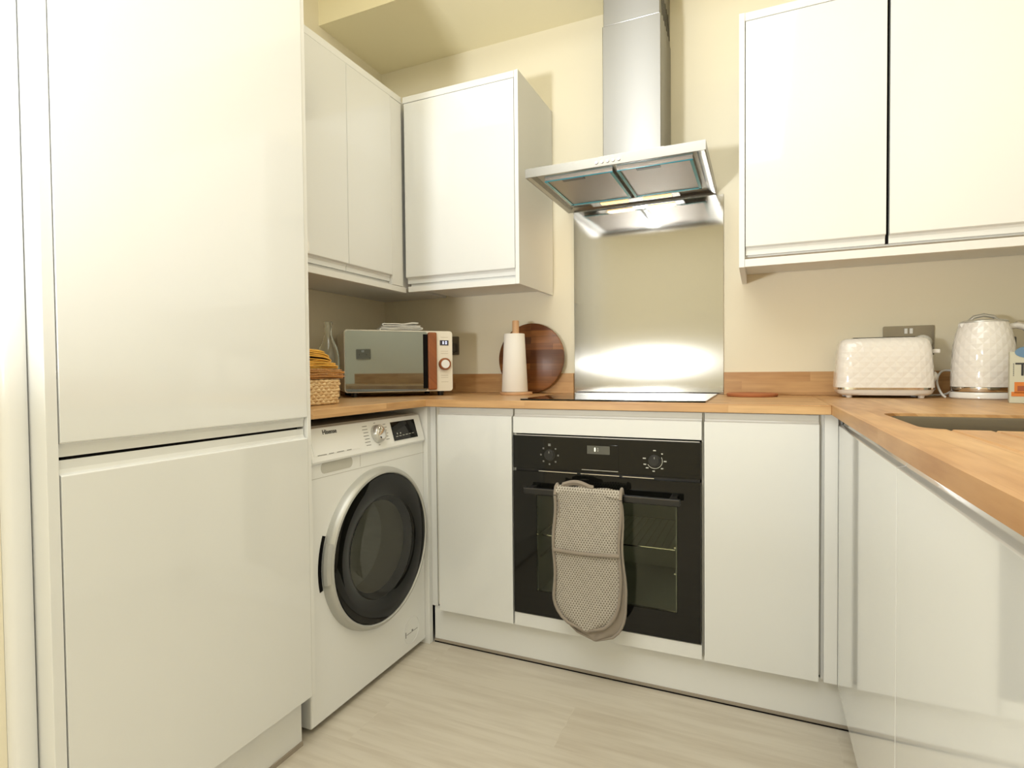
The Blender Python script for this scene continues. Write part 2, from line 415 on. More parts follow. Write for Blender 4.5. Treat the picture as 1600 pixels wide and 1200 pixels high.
# local x: 0..WWD along +Y, local -y = out
prof = [(0.006, WZ0), (0, WZ0+.008), (0, .742), (.004, .752), (.024, WZ1-.006), (.034, WZ1), (.55, WZ1), (.55, WZ0)]
b_ = MB().poly_extrude([(0, a, z) for a, z in prof], (WWD, 0, 0)).build('body', 'whiteplastic', t)
md = b_.modifiers.new('bevel', 'BEVEL'); md.width = .006; md.segments = 3; md.limit_method = 'ANGLE'; md.angle_limit = math.radians(50)
def on_panel(x, z, off=.0):   # point on the tilted control panel
    k = (z-.752)/(WZ1-.006-.752); return Vector((x, .004 + .020*k - off, z))
tilt = math.atan2(.020, WZ1-.758)
# raised control fascia with drawer
fp = MB()
fp.poly_extrude([(.006, -.008, .735), (.006, -.011, .742), (.006, -.009, .752), (.006, .014, WZ1-.004), (.006, .03, WZ1-.001), (.006, .03, .735)], (WWD-.012, 0, 0))
f_ = fp.build('control_fascia', 'whiteplastic', t)
md = f_.modifiers.new('bevel', 'BEVEL'); md.width = .003; md.segments = 2; md.limit_method = 'ANGLE'; md.angle_limit = math.radians(40)
def PT(x, z, off=0):
    k = (z-.752)/(WZ1-.004-.752); y = -.009 + .023*k
    n = Vector((0, -math.cos(tilt2), -math.sin(tilt2)*-1)) if False else Vector((0, -1, .28)).normalized()
    return Vector((x, y, z)) + n*off
TP = lambda x, z, off=.0005: Matrix.Translation(PT(x, z, off)) @ Matrix.Rotation(PI/2 - math.atan(.023/.079), 4, 'X')
dr = MB(); dr.box((-.095, -.030, 0), (.095, .045, .0012), 0, TP(.112, .786, -.0002)); 
d_ = dr.build('detergent_drawer', 'whiteplastic', t)
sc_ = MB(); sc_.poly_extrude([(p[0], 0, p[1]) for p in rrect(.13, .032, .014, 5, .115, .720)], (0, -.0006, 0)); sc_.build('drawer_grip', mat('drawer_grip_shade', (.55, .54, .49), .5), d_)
text_mesh('maker_lettering', 'Hisense', .018, 'markdark', TP(.095, .817, .0016), d_, bold=True)
mk = MB()
for i, (a, b) in enumerate(((.03, .066), (.074, .098), (.106, .140), (.148, .168))):
    for k in range(int((b-a)/.005)): mk.box((a+k*.005, -.0012, 0), (a+k*.005+.0034, .0012, .0003), 0, TP(0, .758, .0012))
mk.build('small_printed_line', 'mark', d_)
# dial
kx, kz = .300, .789
kn = MB().lathe([(.027, 0), (.0285, .001), (.0285, .006), (.026, .018), (.0235, .021), (.001, .0195)], 40, TP(kx, kz, 0)).build('dial', 'silver', t, smooth=40)
kc = MB(); kc.lathe([(.0205, .0205), (.019, .0216), (.001, .0218)], 32, TP(kx, kz, 0)); kc.build('dial_cap', 'chrome', kn, smooth=40)
marks = []
for i in range(7):
    z = kz+.028-.0095*i
    marks.append((kx-.062-.003*(i % 2), kx-.040, z))
    if i < 6: marks.append((kx+.040, kx+.054+.003*(i % 2), z-.002))
marks += [(kx-.004, kx+.004, kz+.034), (kx-.004, kx+.004, kz-.034)]
for a_, b2, z in marks:
    MB().box((a_, -.0009, 0), (b2, .0009, .0003), 0, TP(0, z)).build('programme_mark', 'mark', t)
dp = MB(); dp.box((-.068, -.030, -.002), (.068, .033, .0016), 0, TP(.448, .786)); dpo = dp.build('display', 'black', t)
dm = MB()
for i in range(6): dm.box((.392+.0185*i, -.001, 0), (.392+.0185*i+.012, .001, .0003), 0, TP(0, .770+.0005*i, .0022))
for i in range(2): dm.box((.400+.018*i, -.0025, 0), (.405+.018*i, .0025, .0003), 0, TP(0, .779, .0022))
dm.build('display_marks', 'marklight', dpo)
sm = MB(); sm.box((.215, -.0003, .700), (.2165, .0002, .735)); sm.box((0, -.0003, .694), (WWD, .0002, .6955)); sm.build('panel_seam', mat('panel_seam_grey', (.5, .49, .45), .5), t)
# door
DC = Vector((.297, 0, .434)); TD = Matrix.Translation(DC) @ Matrix.Rotation(PI/2, 4, 'X')     # local z -> -y (out)
dring = MB().lathe([(.251, -.002), (.250, .010), (.246, .022), (.240, .028), (.234, .029), (.231, .026), (.229, .014), (.229, -.002)], 96, TD, cap=False).build('door', 'ring', t, smooth=35)
gl = MB().lathe([(.2305, .018), (.228, .0262), (.210, .0285), (.165, .0265), (.158, .020)], 96, TD, cap=False).build('door_glass_surround', 'black', dring, smooth=50)
MB().lathe([(.160, .021), (.152, .0225), (.10, .0215), (.001, .0210)], 72, TD, cap=False).build('door_window', 'smoked', dring, smooth=40)
ib = MB().lathe([(.160, .018), (.150, .004), (.143, -.004)], 72, TD, cap=False).build('door_seal', 'rubber', dring, smooth=60)
cut(b_, [MB().lathe([(.150, .03), (.150, -.30)], 64, TD)])
MB().lathe([(.1495, -.001), (.149, -.10), (.235, -.12), (.235, -.34), (.08, -.36), (.001, -.352)], 64, TD, cap=False).build('drum', 'drum', t, smooth=50)
b_.data.polygons.foreach_set('use_smooth', [False]*len(b_.data.polygons))
# finger recess of the door on its near side
hr = MB()
ring = []
for i in range(17):
    a = math.radians(158 + 34*i/16)
    ring.append((math.cos(a), math.sin(a)))
hr.loft([[(DC.x+c*.2535, -.0015, DC.z+s*.2535), (DC.x+c*.2655, -.0015, DC.z+s*.2655), (DC.x+c*.2655, .001, DC.z+s*.2655), (DC.x+c*.2535, .001, DC.z+s*.2535)] for c, s in ring]); hr.build('door_grip_recess', 'gap', t)
hr = MB(); hr.loft([[(DC.x+c*.245, -.028, DC.z+s*.245), (DC.x+c*.257, -.024, DC.z+s*.257), (DC.x+c*.260, -.014, DC.z+s*.260), (DC.x+c*.248, -.014, DC.z+s*.248)] for c, s in ring[2:-2]]); hr.build('door_grip', 'silver', dring, smooth=50)
# pump flap
fl = MB().lathe([(.046, 0), (.046, .0012), (.0445, .0012), (.0445, 0)], 48, Matrix.Translation((.475, 0, .088)) @ Matrix.Rotation(PI/2, 4, 'X'), cap=False).build('pump_cover', 'whiteplastic', t)
ps = MB(); ps.box((.438, -.0008, .072), (.441, .0002, .092)); ps.box((.445, -.0006, .080), (.510, .0002, .0815)); ps.box((.475, -.001, .083), (.482, .0002, .088)); ps.build('pump_cover_slot', 'mark', fl)
for x in (.05, WWD-.05):
    MB().lathe([(.018, 0), (.02, .004), (.014, .0145)], 16, Matrix.Translation((x, .06, 0))).build('foot', 'rubber', t)
for x in (.05, WWD-.05):
    MB().lathe([(.018, 0), (.02, .004), (.014, .0145)], 16, Matrix.Translation((x, .48, 0))).build('foot', 'rubber', t)

# ================================================================ filler post between washing machine and corner cupboard
t = thing('end_panel', 'narrow ivory upright panel between washing machine and the corner cupboard', 'panel', (.60, -.59, 0))
p_ = MB(); p_.box((-.60+LW+.03, -.012, 0), (.004, .010, ZT-TW-.001), .0008); p_.box((-.012, .0105, ZD), (.026, .022, ZT-TW-.001), .0008)
p_.build('upright', 'matt', t)

# ================================================================ back run base units
t = thing('base_cabinet', 'narrow ivory base cupboard left of the oven', 'cabinet', (.632, YB, 0))
jdoor(t, .018, .3045, ZD, ZH)
box('carcass', 'carcass', (.0, .022, ZD+.01), (.3055, .56, ZT-TW-.002), t)
t = thing('oven_housing', 'ivory built-in oven housing with a shallow top rail and bottom rail', 'cabinet', (.9405, YB, 0))
jdoor(t, .002, .5985, .7785, ZH, name='top_rail')
jdoor(t, .002, .5985, ZD, .1775, 'none', name='bottom_rail')
hs = MB(); hs.box((-.002, .022, ZD), (.004, .56, ZT-TW-.002)); hs.box((.597, .022, ZD), (.6025, .56, ZT-TW-.002)); hs.box((.004, .022, .776), (.597, .56, ZT-TW-.002)); hs.box((.004, .022, ZD), (.597, .56, .172)); hs.build('carcass', 'carcass', t)
t = thing('base_cabinet', 'wider ivory base cupboard right of the oven', 'cabinet', (1.5445, YB, 0))
jdoor(t, .0015, .2945, ZD, ZH)
box('carcass', 'carcass', (.0, .022, ZD+.01), (.30, .56, ZT-TW-.002), t)
t = thing('corner_post', 'narrow ivory filler post in the corner between the oven wall and sink run', 'panel', (1.845, YB, 0))
cp = MB(); cp.box((.0065, .004, ZD), (.0388, .020, ZT-TW-.001), .0008); cp.box((.0, .0205, ZD), (.05, .04, ZT-TW-.001)); cp.build('post', 'matt', t)
# plinth
t = thing('plinth', 'ivory kickboard running along the floor below the oven and its cupboards', 'plinth', (.61, -.575, 0))
box('board', 'matt', (0, 0, .006), (1.34, .016, ZD-.0015), t)
sl = MB(); sl.box((0, -.003, .004), (1.33, -.0002, .013)); sl.build('seal_strip', 'seal', t)
box('seal_lip', 'gap', (0, -.0045, .0005), (1.33, -.0005, .0038), t, 0)

# ================================================================ oven
t = thing('oven', 'black built-in electric oven with glass door below the hob', 'oven', (.943, YB, 0))
OW = .594
shell = MB(); shell.box((.004, .012, .18), (OW-.004, .52, .77)); shell = shell.build('casing', 'blackplastic', t)
cut(shell, [MB().box((.07, -.02, .24), (OW-.07, .44, .60))])
cv = MB()
for q in (((.070, .02, .24), (.074, .44, .60)), ((OW-.074, .02, .24), (OW-.070, .44, .60)), ((.07, .436, .24), (OW-.07, .44, .60)), ((.07, .02, .24), (OW-.07, .44, .244)), ((.07, .02, .596), (OW-.07, .44, .60))): cv.box(*q)
cav = cv.build('cavity', 'ovencav', t)
for z in (.36, .44):
    for x in (.076, OW-.082): box('shelf_runner', 'chrome', (x, .04, z), (x+.006, .42, z+.004), t, 0)
rk = MB(); rk.tube([(.08, .05, .432), (OW-.08, .05, .432)], .003, 8); rk.tube([(.08, .40, .432), (OW-.08, .40, .432)], .003, 8)
for i in range(18): rk.tube([(.095+i*.0235, .05, .434), (.095+i*.0235, .40, .434)], .0015, 6)
rk.build('wire_shelf', 'chrome', t)
fa = box('control_panel', 'black', (0, -.002, .663), (OW, .0115, .7715), t, .0012)
# the door: frame with a window
dw = MB(); dw.box((0, -.004, .1805), (OW, .0112, .6535), .0012); dwo = dw.build('oven_door', 'black', t)
cut(dwo, [MB().box((.082, -.03, .262), (OW-.066, .06, .578))])
box('door_window', 'ovenglass', (.083, -.0025, .263), (OW-.067, .009, .577), dwo, 0)
box('door_gap_trim', 'chrome', (.09, -.0015, .6562), (.22, .004, .6585), t, 0); box('door_gap_trim', 'chrome', (.232, -.0015, .6562), (.355, .004, .6585), t, 0); box('door_gap_trim', 'chrome', (.365, -.0015, .6562), (.46, .004, .6585), t, 0)
box('top_trim', 'silver', (.004, -.0005, .7718), (OW-.004, .008, .7738), t, 0)
# handle
hd = MB(); hd.box((.055, -.052, .590), (OW-.052, -.040, .611), .003); hd.build('handle', 'blackplastic', dwo)
box('handle_edge', 'dark', (.058, -.0526, .6070), (OW-.055, -.0515, .6085), dwo, 0)
for x in (.075, OW-.075): box('handle_mount', 'blackplastic', (x-.01, -.041, .594), (x+.01, -.0045, .610), dwo, .002)
# knobs and marks
def rotm(x, z, off=0): return Matrix.Translation((x, -.002-off, z)) @ Matrix.Rotation(PI/2, 4, 'X')
for kx, n in ((.128, 0), (.462, 1)):
    kb = MB().lathe([(.0185, 0), (.0185, .001), (.0150, .001), (.0150, .004), (.014, .005), (.001, .005)], 32, rotm(kx, .711)).build('knob', 'blackplastic', t, smooth=40)
    MB().box((-.0007, .006, .0051), (.0007, .0125, .0056), 0, rotm(kx, .711)).build('knob_pointer', 'marklight', kb)
km = MB()
for i in range(8):
    a = PI/2 + i*PI/4; rr = .0295 if i else .033; s = .0026 if i else .0042
    km.box((-s+rr*math.cos(a), -s+rr*math.sin(a), 0), (s+rr*math.cos(a), s+rr*math.sin(a), .0004), 0, rotm(.128, .711))
km.build('function_symbols', 'mark', t)
km = MB()
for a, wd in ((90, .004), (45, .0025), (0, .004), (-45, .0035), (-95, .0035), (-135, .004), (-158, .004), (168, .0045)):
    a = math.radians(a); rr = .031
    km.box((-wd+rr*math.cos(a), -.0018+rr*math.sin(a), 0), (wd+rr*math.cos(a), .0018+rr*math.sin(a), .0004), 0, rotm(.462, .711))
arc = [(math.cos(math.radians(a)), math.sin(math.radians(a))) for a in range(-150, 32, 12)]
km.loft([[(c*.0222, s*.0222, 0), (c*.0238, s*.0238, 0), (c*.0238, s*.0238, .0004), (c*.0222, s*.0222, .0004)] for c, s in arc], T=rotm(.462, .711))
km.build('temperature_scale', 'marklight', t)
ds = MB(); ds.poly_extrude([(x, 0, z) for x, z in rrect(.120, .082, .004, 3, .294, .7105)], (0, -.0008, 0), Matrix.Translation((0, -.002, 0))); dso = ds.build('clock_panel', 'black', t)
box('clock_display', 'displaygrey', (.254, -.0032, .722), (.326, -.0029, .748), dso, 0)
box('clock_trim', 'silver', (.236, -.0032, .6705), (.352, -.0029, .6720), dso, 0)
dg_ = MB(); dg_.box((.2775, -.0036, .7305), (.281, -.0033, .7420)); dg_.build('clock_digit', 'digitwarm', dso)
dg_ = MB(); dg_.box((.2865, -.0036, .7305), (.2905, -.0033, .7325)); dg_.box((.2865, -.0036, .7400), (.2905, -.0033, .7420)); dg_.box((.2865, -.0036, .7305), (.2875, -.0033, .7420)); dg_.box((.2895, -.0036, .7305), (.2905, -.0033, .7420)); dg_.build('clock_digit', 'marklight', dso)

# ================================================================ double oven glove over the handle
t = thing('oven_glove', 'beige double oven glove with small triangle print hanging over the oven handle', 'oven glove', (1.0, -.66, 0))
def flap(x0, x1, y0, ztop, zend, thick, lean=0, skew=0):
    """rounded-end padded strip; front surface at y0 (bulging)"""
    w_ = x1-x0; R = w_/2; n = 26; rows = []
    for i in range(n+1):
        z = ztop + (zend-ztop)*i/n
        d = z - zend
        half = R*math.sqrt(max(0.0004, 1-((R-d)/R)**2)) if d < R else R
        xc = (x0+x1)/2 + skew*(i/n) + .003*math.sin(i*.5)
        yy = y0 + lean*(i/n) + .002*math.sin(i*.43)
        rows.append((xc, half, yy, z))
    m_ = MB(); rings = []
    for xc, half, yy, z in rows:
        r = []
        for k in range(13):
            s = -1+2*k/12; r.append((xc+half*s, yy - thick*.5*(1-abs(s)**4) - .0016*math.sin(s*7+z*20), z))
        for k in range(13):
            s = 1-2*k/12; r.append((xc+half*s, yy + thick*.5*(1-abs(s)**4), z))
        rings.append(r)
    m_.loft(rings); return m_, rows
def piping(rows, y_off, r=.0052):
    pts = [(xc-h, yy+y_off, z) for xc, h, yy, z in rows[1:]]
    pts2 = [(xc+h, yy+y_off, z) for xc, h, yy, z in rows[1:]][::-1]
    return MB().tube(pts+pts2, r, 8)
m_, rows_b = flap(.122, .318, -.014, .604, .168, .014, 0, .018); m_.build('back_pad', 'piping', t, smooth=60)
piping(rows_b, -.002, .004).build('back_piping', 'piping', t, smooth=60)
m_, rows_f = flap(.112, .316, -.016, .614, .196, .016, -.006, -.002)
m_.build('front_pad', 'glove', t, smooth=60)
piping(rows_f, -.004).build('front_piping', 'piping', t, smooth=60)
# bridge of cloth over the bar
br = MB(); rings = []
for i in range(9):
    a = PI*i/8; y = .012 - .026*math.cos(PI-a) * -1; y = -.004 + .0175*math.cos(a)*-1; z = .606 + .022*math.sin(a)
    rings.append([(.114+.202*k/10, y*1.0 + .001*math.sin(k*1.3), z+.002*math.sin(k*1.7+1)) for k in range(11)] + [(.114+.202*(10-k)/10, y*.55-.001, .603+(z-.603)*.65) for k in range(11)])
br.loft(rings); br.build('top_fold', 'glove', t, smooth=60)
MB().tube([(.114, -.020, .600), (.114, -.012, .624), (.114, .002, .629), (.114, .012, .612)], .0055, 8).build('fold_piping', 'piping', t, smooth=60)
MB().tube([(.317, -.020, .600), (.317, -.012, .624), (.317, .002, .629), (.317, .012, .612)], .0055, 8).build('fold_piping', 'piping', t, smooth=60)
# pocket edge on the front pad
pe = MB(); pe.tube([(.112+.204*k/14, -.0285-.0035*math.sin(PI*k/14)+ .001*math.sin(k*2), .432+.004*k/14-.003*math.sin(PI*k/14)) for k in range(15)], .0062, 8); pe.build('pocket_edge', 'piping', t, smooth=60)
lp = MB(); rings = []
for i in range(9):
    s = i/8; x = .132+.10*s; zz = .630+.012*math.sin(PI*min(1, s*1.1))-.002*s
    rings.append([(x, -.006, zz-.010), (x, -.012, zz), (x, -.002, zz+.006), (x, .004, zz-.008)])
lp.loft(rings); lp.build('hanging_loop', 'piping', t, smooth=60)

# ================================================================ sink run (right)
RX = 1.884
t = thing('sink_run_cabinet', 'long run of glossy ivory base cupboards below the sink worktop', 'cabinet', (RX, -.6045, 0), LEFTWARD)
# local x runs towards the camera (-Y)
edges = [0.0, .6805, 1.2805, 1.8805]
for a, b in zip(edges[:-1], edges[1:]): jdoor(t, a+.0015 if a else -.0, b-.0015, ZD-.003, ZH-.005, lip=.022)
box('carcass', 'carcass', (.0, .022, ZD+.01), (1.85, .45, .69), t)
box('top_rail', 'silver', (.10, .006, ZH-.004), (1.87, .02, ZT-TW-.001), t, 0)
box('plinth', 'matt', (.03, .05, 0), (1.85, .066, ZD-.006), t)
# ================================================================ worktop
t = thing('worktop', 'U-shaped oak block worktop with sink cutout along three walls', 'worktop', (LW, 0, ZT-TW))
zb, z1 = 0, TW
o = MB().poly_extrude([(.001, -1.178, zb), (XW_L-LW-.012, -1.178, zb), (XW_L-LW, -1.166, zb), (XW_L-LW, YW_B, zb), (.001, YW_B, zb)], (0, 0, TW)); lo = o.build('left_section', 'oaky', t)
mo = MB().box((.001, YW_B, zb), (XW_R-LW-.0, -.001, TW)).build('back_section', 'oakx', t)
ro = MB().poly_extrude([(XW_R-LW, -2.30, zb), (RW-LW-.001, -2.30, zb), (RW-LW-.001, -.001, zb), (XW_R-LW, -.001, zb)], (0, 0, TW)); ro = ro.build('right_section', 'oaky', t)
SX0, SX1, SY0, SY1 = 1.932, 2.35, -1.225, -.868
cutr = MB().loft([[(p[0]-LW, p[1], z) for p in rrect(SX1-SX0, SY1-SY0, .045, 8, (SX0+SX1)/2, (SY0+SY1)/2)] for z in (-.02, TW+.02)])
grooves = []
for gx in (1.965, 2.02, 2.075, 2.13, 2.185):
    g = MB(); g.lathe([(.0045, 0), (.0045, .30)], 12, Matrix.Translation((gx-LW, SY0+.02, TW+.0018)) @ Matrix.Rotation(PI/2, 4, 'X')); grooves.append(g)
cut(ro, [cutr]+grooves)
for q in (lo, mo, ro):
    bv = q.modifiers.new('bevel', 'BEVEL'); bv.width = .002; bv.segments = 2; bv.limit_method = 'ANGLE'; bv.angle_limit = math.radians(60)
# upstands
t = tag(box('upstand', 'oakx', (LW+.016, -.017, ZT+.0005), (.966, -.001, .972)), 'oak upstand on the back wall left of the steel splashback', 'upstand')
t = tag(box('upstand', 'oakx', (1.568, -.017, ZT+.0005), (RW-.018, -.001, .972)), 'oak upstand on the back wall right of the splashback, behind toaster and kettle', 'upstand')
t = tag(box('upstand', 'oaky', (LW+.0005, -1.176, ZT+.0005), (LW+.0155, -.001, .972)), 'oak upstand on the left wall behind the basket and bottle', 'upstand')
t = tag(box('upstand', 'oaky', (RW-.0165, -2.30, ZT+.0005), (RW-.0005, -.018, .972)), 'oak upstand on the right wall beside the sink', 'upstand')
# sink
t = thing('sink', 'undermounted stainless steel sink set into the right worktop', 'sink', (0, 0, 0))
cx_, cy_ = (SX0+SX1)/2, (SY0+SY1)/2
rings = []
for (dw_, z, r) in ((-.0012, ZT-.0065, .0445), (-.007, ZT-.0068, .043), (-.009, ZT-.010, .043), (-.012, ZT-TW-.03, .045), (-.016, ZT-TW-.15, .05), (-.05, ZT-TW-.165, .05), (-.30, ZT-TW-.168, .01)):
    rings.append([(p[0], p[1], z) for p in rrect(SX1-SX0+dw_, SY1-SY0+dw_, r, 8, cx_, cy_)])
s_ = MB(); s_.loft(rings, cap=False); s_.bm.faces.new([s_.bm.verts[:][-36:][i] for i in range(36)]) if False else None
so = s_.build('bowl', 'sink', t, smooth=50)
md = so.modifiers.new('solid', 'SOLIDIFY'); md.thickness = .0004; md.offset = 0
MB().lathe([(.045, 0), (.043, .002), (.03, .0005), (.001, .0005)], 32, Matrix.Translation((cx_, cy_, ZT-TW-.1675))).build('waste', 'chrome', t, smooth=40)
fb = MB(); fb.box((cx_-.08, cy_-.05, ZT-TW-.17), (cx_+.08, cy_+.05, ZT-TW-.1682)); fb.build('bowl_floor', 'sink', t)

# ================================================================ hob
t = thing('hob', 'black glass induction hob set on the oak worktop', 'hob', (.958, -.585, ZT))
hb = MB(); hb.poly_extrude([(p[0], p[1], .0005) for p in rrect(.590, .522, .006, 4, .295, .261)], (0, 0, .0045)); hb.build('glass', 'black', t)
for cx2, cy2, rr in ((.15, .15, .085), (.15, .38, .07), (.44, .15, .07), (.44, .38, .09)):
    MB().lathe([(rr, 0), (rr, .0002), (rr-.0015, .0002), (rr-.0015, 0)], 48, Matrix.Translation((cx2, cy2, .0051)), cap=False).build('cooking_zone_mark', 'mark', t)

# ================================================================ splashback
t = tag(box('splashback', 'steelback', (.9685, -.006, ZT+.0008), (1.5665, -.0008, 1.6545)), 'brushed stainless steel splashback panel behind the hob', 'splashback')

# ================================================================ cooker hood
HX0, HX1, HY, HZ0, HZ1 = .944, 1.541, -.485, 1.656, 1.686
CX0, CX1, CY = 1.160, 1.371, -.250
t = thing('cooker_hood', 'stainless steel chimney cooker hood mounted above the hob', 'cooker hood', (HX0, -.001, HZ0))
def q(x, y, z): return (x-HX0, y, z-HZ0)
cp_ = MB()
o1 = [(HX0, HY), (HX1, HY), (HX1, -.001), (HX0, -.001)]
c1 = [(CX0-.012, CY-.012), (CX1+.012, CY-.012), (CX1+.012, -.001), (CX0-.012, -.001)]
def ins(d): return [(HX0+d, HY+d), (HX1-d, HY+d), (HX1-d, -.001-d), (HX0+d, -.001-d)]
cp_.loft([[q(x, y, HZ0+.012) for x, y in ins(.03)], [q(x, y, HZ0+.004) for x, y in ins(.016)], [q(x, y, HZ0) for x, y in ins(.004)], [q(x, y, HZ0) for x, y in o1], [q(x, y, HZ1) for x, y in o1], [q(x, y, HZ1+.005) for x, y in ins(.004)][:0] or [q(x, y, HZ1+.0005) for x, y in o1], [q(x, y, HZ1+.078) for x, y in c1], [q(x, y, HZ1+.088) for x, y in c1]])
cp_.build('canopy', 'hood', t)
ch = MB(); ch.box(q(CX0, CY, HZ1+.078), q(CX1, -.0015, 2.25), .002)
ch.build('chimney', 'steel', t)
ch = MB(); ch.box(q(CX0+.003, CY+.003, 2.251), q(CX1-.003, -.0015, ZC1-.001), .002); cho = ch.build('upper_chimney', 'steel', t)
vn = MB()
for i in range(5):
    vn.box(q(CX1-.0031, -.20+.028*i, 2.20), q(CX1+.0006, -.185+.028*i, 2.245))
for k in range(4):
    pass
# slanted vent slots on the right side of the chimney
vn = MB()
for i in range(6):
    T_ = Matrix.Translation(q(CX1, -.215+.035*i, 2.31)) @ Matrix.Rotation(math.radians(25), 4, 'X')
    vn.box((-.0035, -.006, -.045), (-.0024, .006, .045), 0, T_)
vn.build('vent_slots', 'gap', cho)
# underside: filters framed with teal film
UY0, UY1 = -.410, -.095
for (a, b) in ((HX0+.046, HX0+.290), (HX0+.306, HX1-.046)):
    f = box('grease_filter', 'mesh', q(a, UY0, HZ0+.004), q(b, UY1, HZ0+.0118), t, 0)
    fr = MB(); w_ = .009
    fr.box(q(a-.001, UY1-w_, HZ0+.001), q(b+.001, UY1+.002, HZ0+.005)); fr.box(q(a-.001, UY0-.001, HZ0+.0015), q(b+.001, UY0+.002, HZ0+.005))
    fr.box(q(a-.001, UY0, HZ0+.001), q(a+w_, UY1, HZ0+.005)); fr.box(q(b-w_, UY0, HZ0+.001), q(b+.001, UY1, HZ0+.005)); fr.build('film_edge', 'film', f)
    mx = (a+b)/2 - .02
    lt = MB(); lt.box(q(mx-.04, UY0+.004, HZ0+.0005), q(mx+.04, UY0+.024, HZ0+.0042), .001); lt.build('filter_latch', 'dark', f)
# lamp strip near the wall
ls = MB(); ls.box(q(HX0+.12, -.085, HZ0+.003), q(HX1-.13, -.035, HZ0+.012)); lso = ls.build('lamp_panel', 'hood', t)
for cx2 in (HX0+.215, HX1-.215):
    lm = MB(); lm.box(q(cx2-.055, -.078, HZ0+.0015), q(cx2+.055, -.045, HZ0+.0028), .0005); lm.build('lamp_lens', 'lamp', lso)
    l = bpy.data.lights.new('hood_lamp', 'AREA'); l.shape = 'RECTANGLE'; l.size = .10; l.size_y = .03; l.energy = .28; l.color = (1, .78, .48)
    lo_ = bpy.data.objects.new('hood_lamp', l); COL.objects.link(lo_); lo_.location = (cx2, -.062, HZ0-.002)
for i in range(5):
    bx = 1.199 + .0185*i
    MB().lathe([(.0052, 0), (.0052, .004), (.0045, .005), (.001, .005)], 16, Matrix.Translation(q(bx, HY, HZ0+.013)) @ Matrix.Rotation(PI/2, 4, 'X')).build('button', 'chrome', t, smooth=40)
box('button_plate', 'hood', q(1.186, HY-.0006, HZ0+.003), q(1.286, HY+.0002, HZ0+.024), t, 0)

# ================================================================ wall cabinets
UZ0, UZ1, UY, UX = 1.310, 2.100, -.379, .360
DB, DT = 1.345, 2.072      # door bottom, door top
t = thing('wall_cabinet', 'ivory wall cabinet with two flush doors on the left wall above the microwave', 'wall cabinet', (UX, -1.176, 0), RIGHTWARD)
LL = -UY*-1 + 1.176 - 0     # up to the inner corner
LL = 1.176 + UY
box('carcass', 'matt', (.0, .022, UZ0+.022), (LL+.379-.004, .378, UZ1), t)
box('top_strip', 'matt', (0, .003, DT+.003), (LL, .022, UZ1), t)
jdoor(t, .004, .4595, DB, DT, 'bottom'); jdoor(t, .4615, LL-.078, DB, DT, 'bottom')
box('corner_post', 'matt', (LL-.0765, .002, DB-.012), (LL-.004, .021, DT), t)
box('pelmet', 'matt', (0, .002, UZ0), (LL+.017, .020, DB-.0135), t)
t = thing('wall_cabinet', 'ivory single-door wall cabinet on the back wall, left of the cooker hood', 'wall cabinet', (UX, UY, 0))
WL = .873-UX
box('carcass', 'matt', (.0195, .022, UZ0+.022), (WL-.018, .376, UZ1-.001), t)
box('top_strip', 'matt', (.002, .001, DT+.003), (WL-.0165, .0215, UZ1), t)
jdoor(t, .009, WL-.0175, DB, DT, 'bottom')
box('end_panel', 'matt', (WL-.0155, 0, UZ0), (WL, .376, UZ1+.001), t)
box('pelmet', 'matt', (.0195, .001, UZ0), (WL-.016, .020, DB-.0135), t)
t = thing('wall_cabinet', 'wide ivory two-door wall cabinet on the back wall above toaster and kettle', 'wall cabinet', (1.632, UY, 0))
WR = RW-1.632-.002
box('end_panel', 'matt', (0, 0, UZ0-.004), (.017, .376, UZ1+.001), t)
box('carcass', 'matt', (.0175, .024, UZ0+.030), (WR, .376, UZ1), t)
box('top_strip', 'matt', (.018, .001, DT+.003), (WR, .0235, UZ1), t)
box('door_gap', 'gap', (.3935, .0185, DB+.0), (.4045, .0232, DT+.002), t, 0)
jdoor(t, .0195, .3945, DB, DT, 'bottom'); jdoor(t, .4030, WR-.004, DB, DT, 'bottom')
box('pelmet', 'matt', (.0175, .001, UZ0-.003), (WR, .020, DB-.0135), t)

# ================================================================ microwave
P1 = Vector((.230, -.598, 0)); P2 = Vector((.528, -.291, 0)); MWD = (P2-P1).length; ang = math.atan2(P2.y-P1.y, P2.x-P1.x)
t = thing('microwave', 'cream microwave with mirrored door and brown wood grip in the left corner', 'microwave', (P1.x, P1.y, ZT), ang)
z_, z2 = .019, .263
bd = MB(); bd.loft([[(p[0], y, p[1]) for p in rrect(MWD, z2-z_, .012, 5, MWD/2, (z_+z2)/2)] for y in (.008, .30)]); bd.build('body', 'cup', t, smooth=40)
fcp = MB(); fcp.loft([[(p[0], y, p[1]) for p in rrect(MWD, z2-z_, .012, 5, MWD/2, (z_+z2)/2)] for y in (-.012, .0078)])
fco = fcp.build('front_panel', 'cup', t, smooth=40)
dx = MWD*.755
mr = MB(); mr.loft([[(p[0], y, p[1]) for p in rrect(dx-.004, z2-z_-.008, .010, 4, dx/2+.001, (z_+z2)/2)] for y in (-.0165, -.0122)]); dro = mr.build('door', 'mirror', t)
box('door_edge', 'gap', (MWD*.713, -.0172, z_+.012), (MWD*.757, -.0166, z2-.014), dro, 0)
wg = MB(); wg.box((MWD*.757, -.026, z_+.006), (MWD*.842, -.0125, z2-.006), .005); wg.build('door_grip', 'walnut', dro)
pc = MWD*.925
box('display', 'displaydark', (pc-.020, -.0135, .205), (pc+.016, -.0122, .226), t, 0)
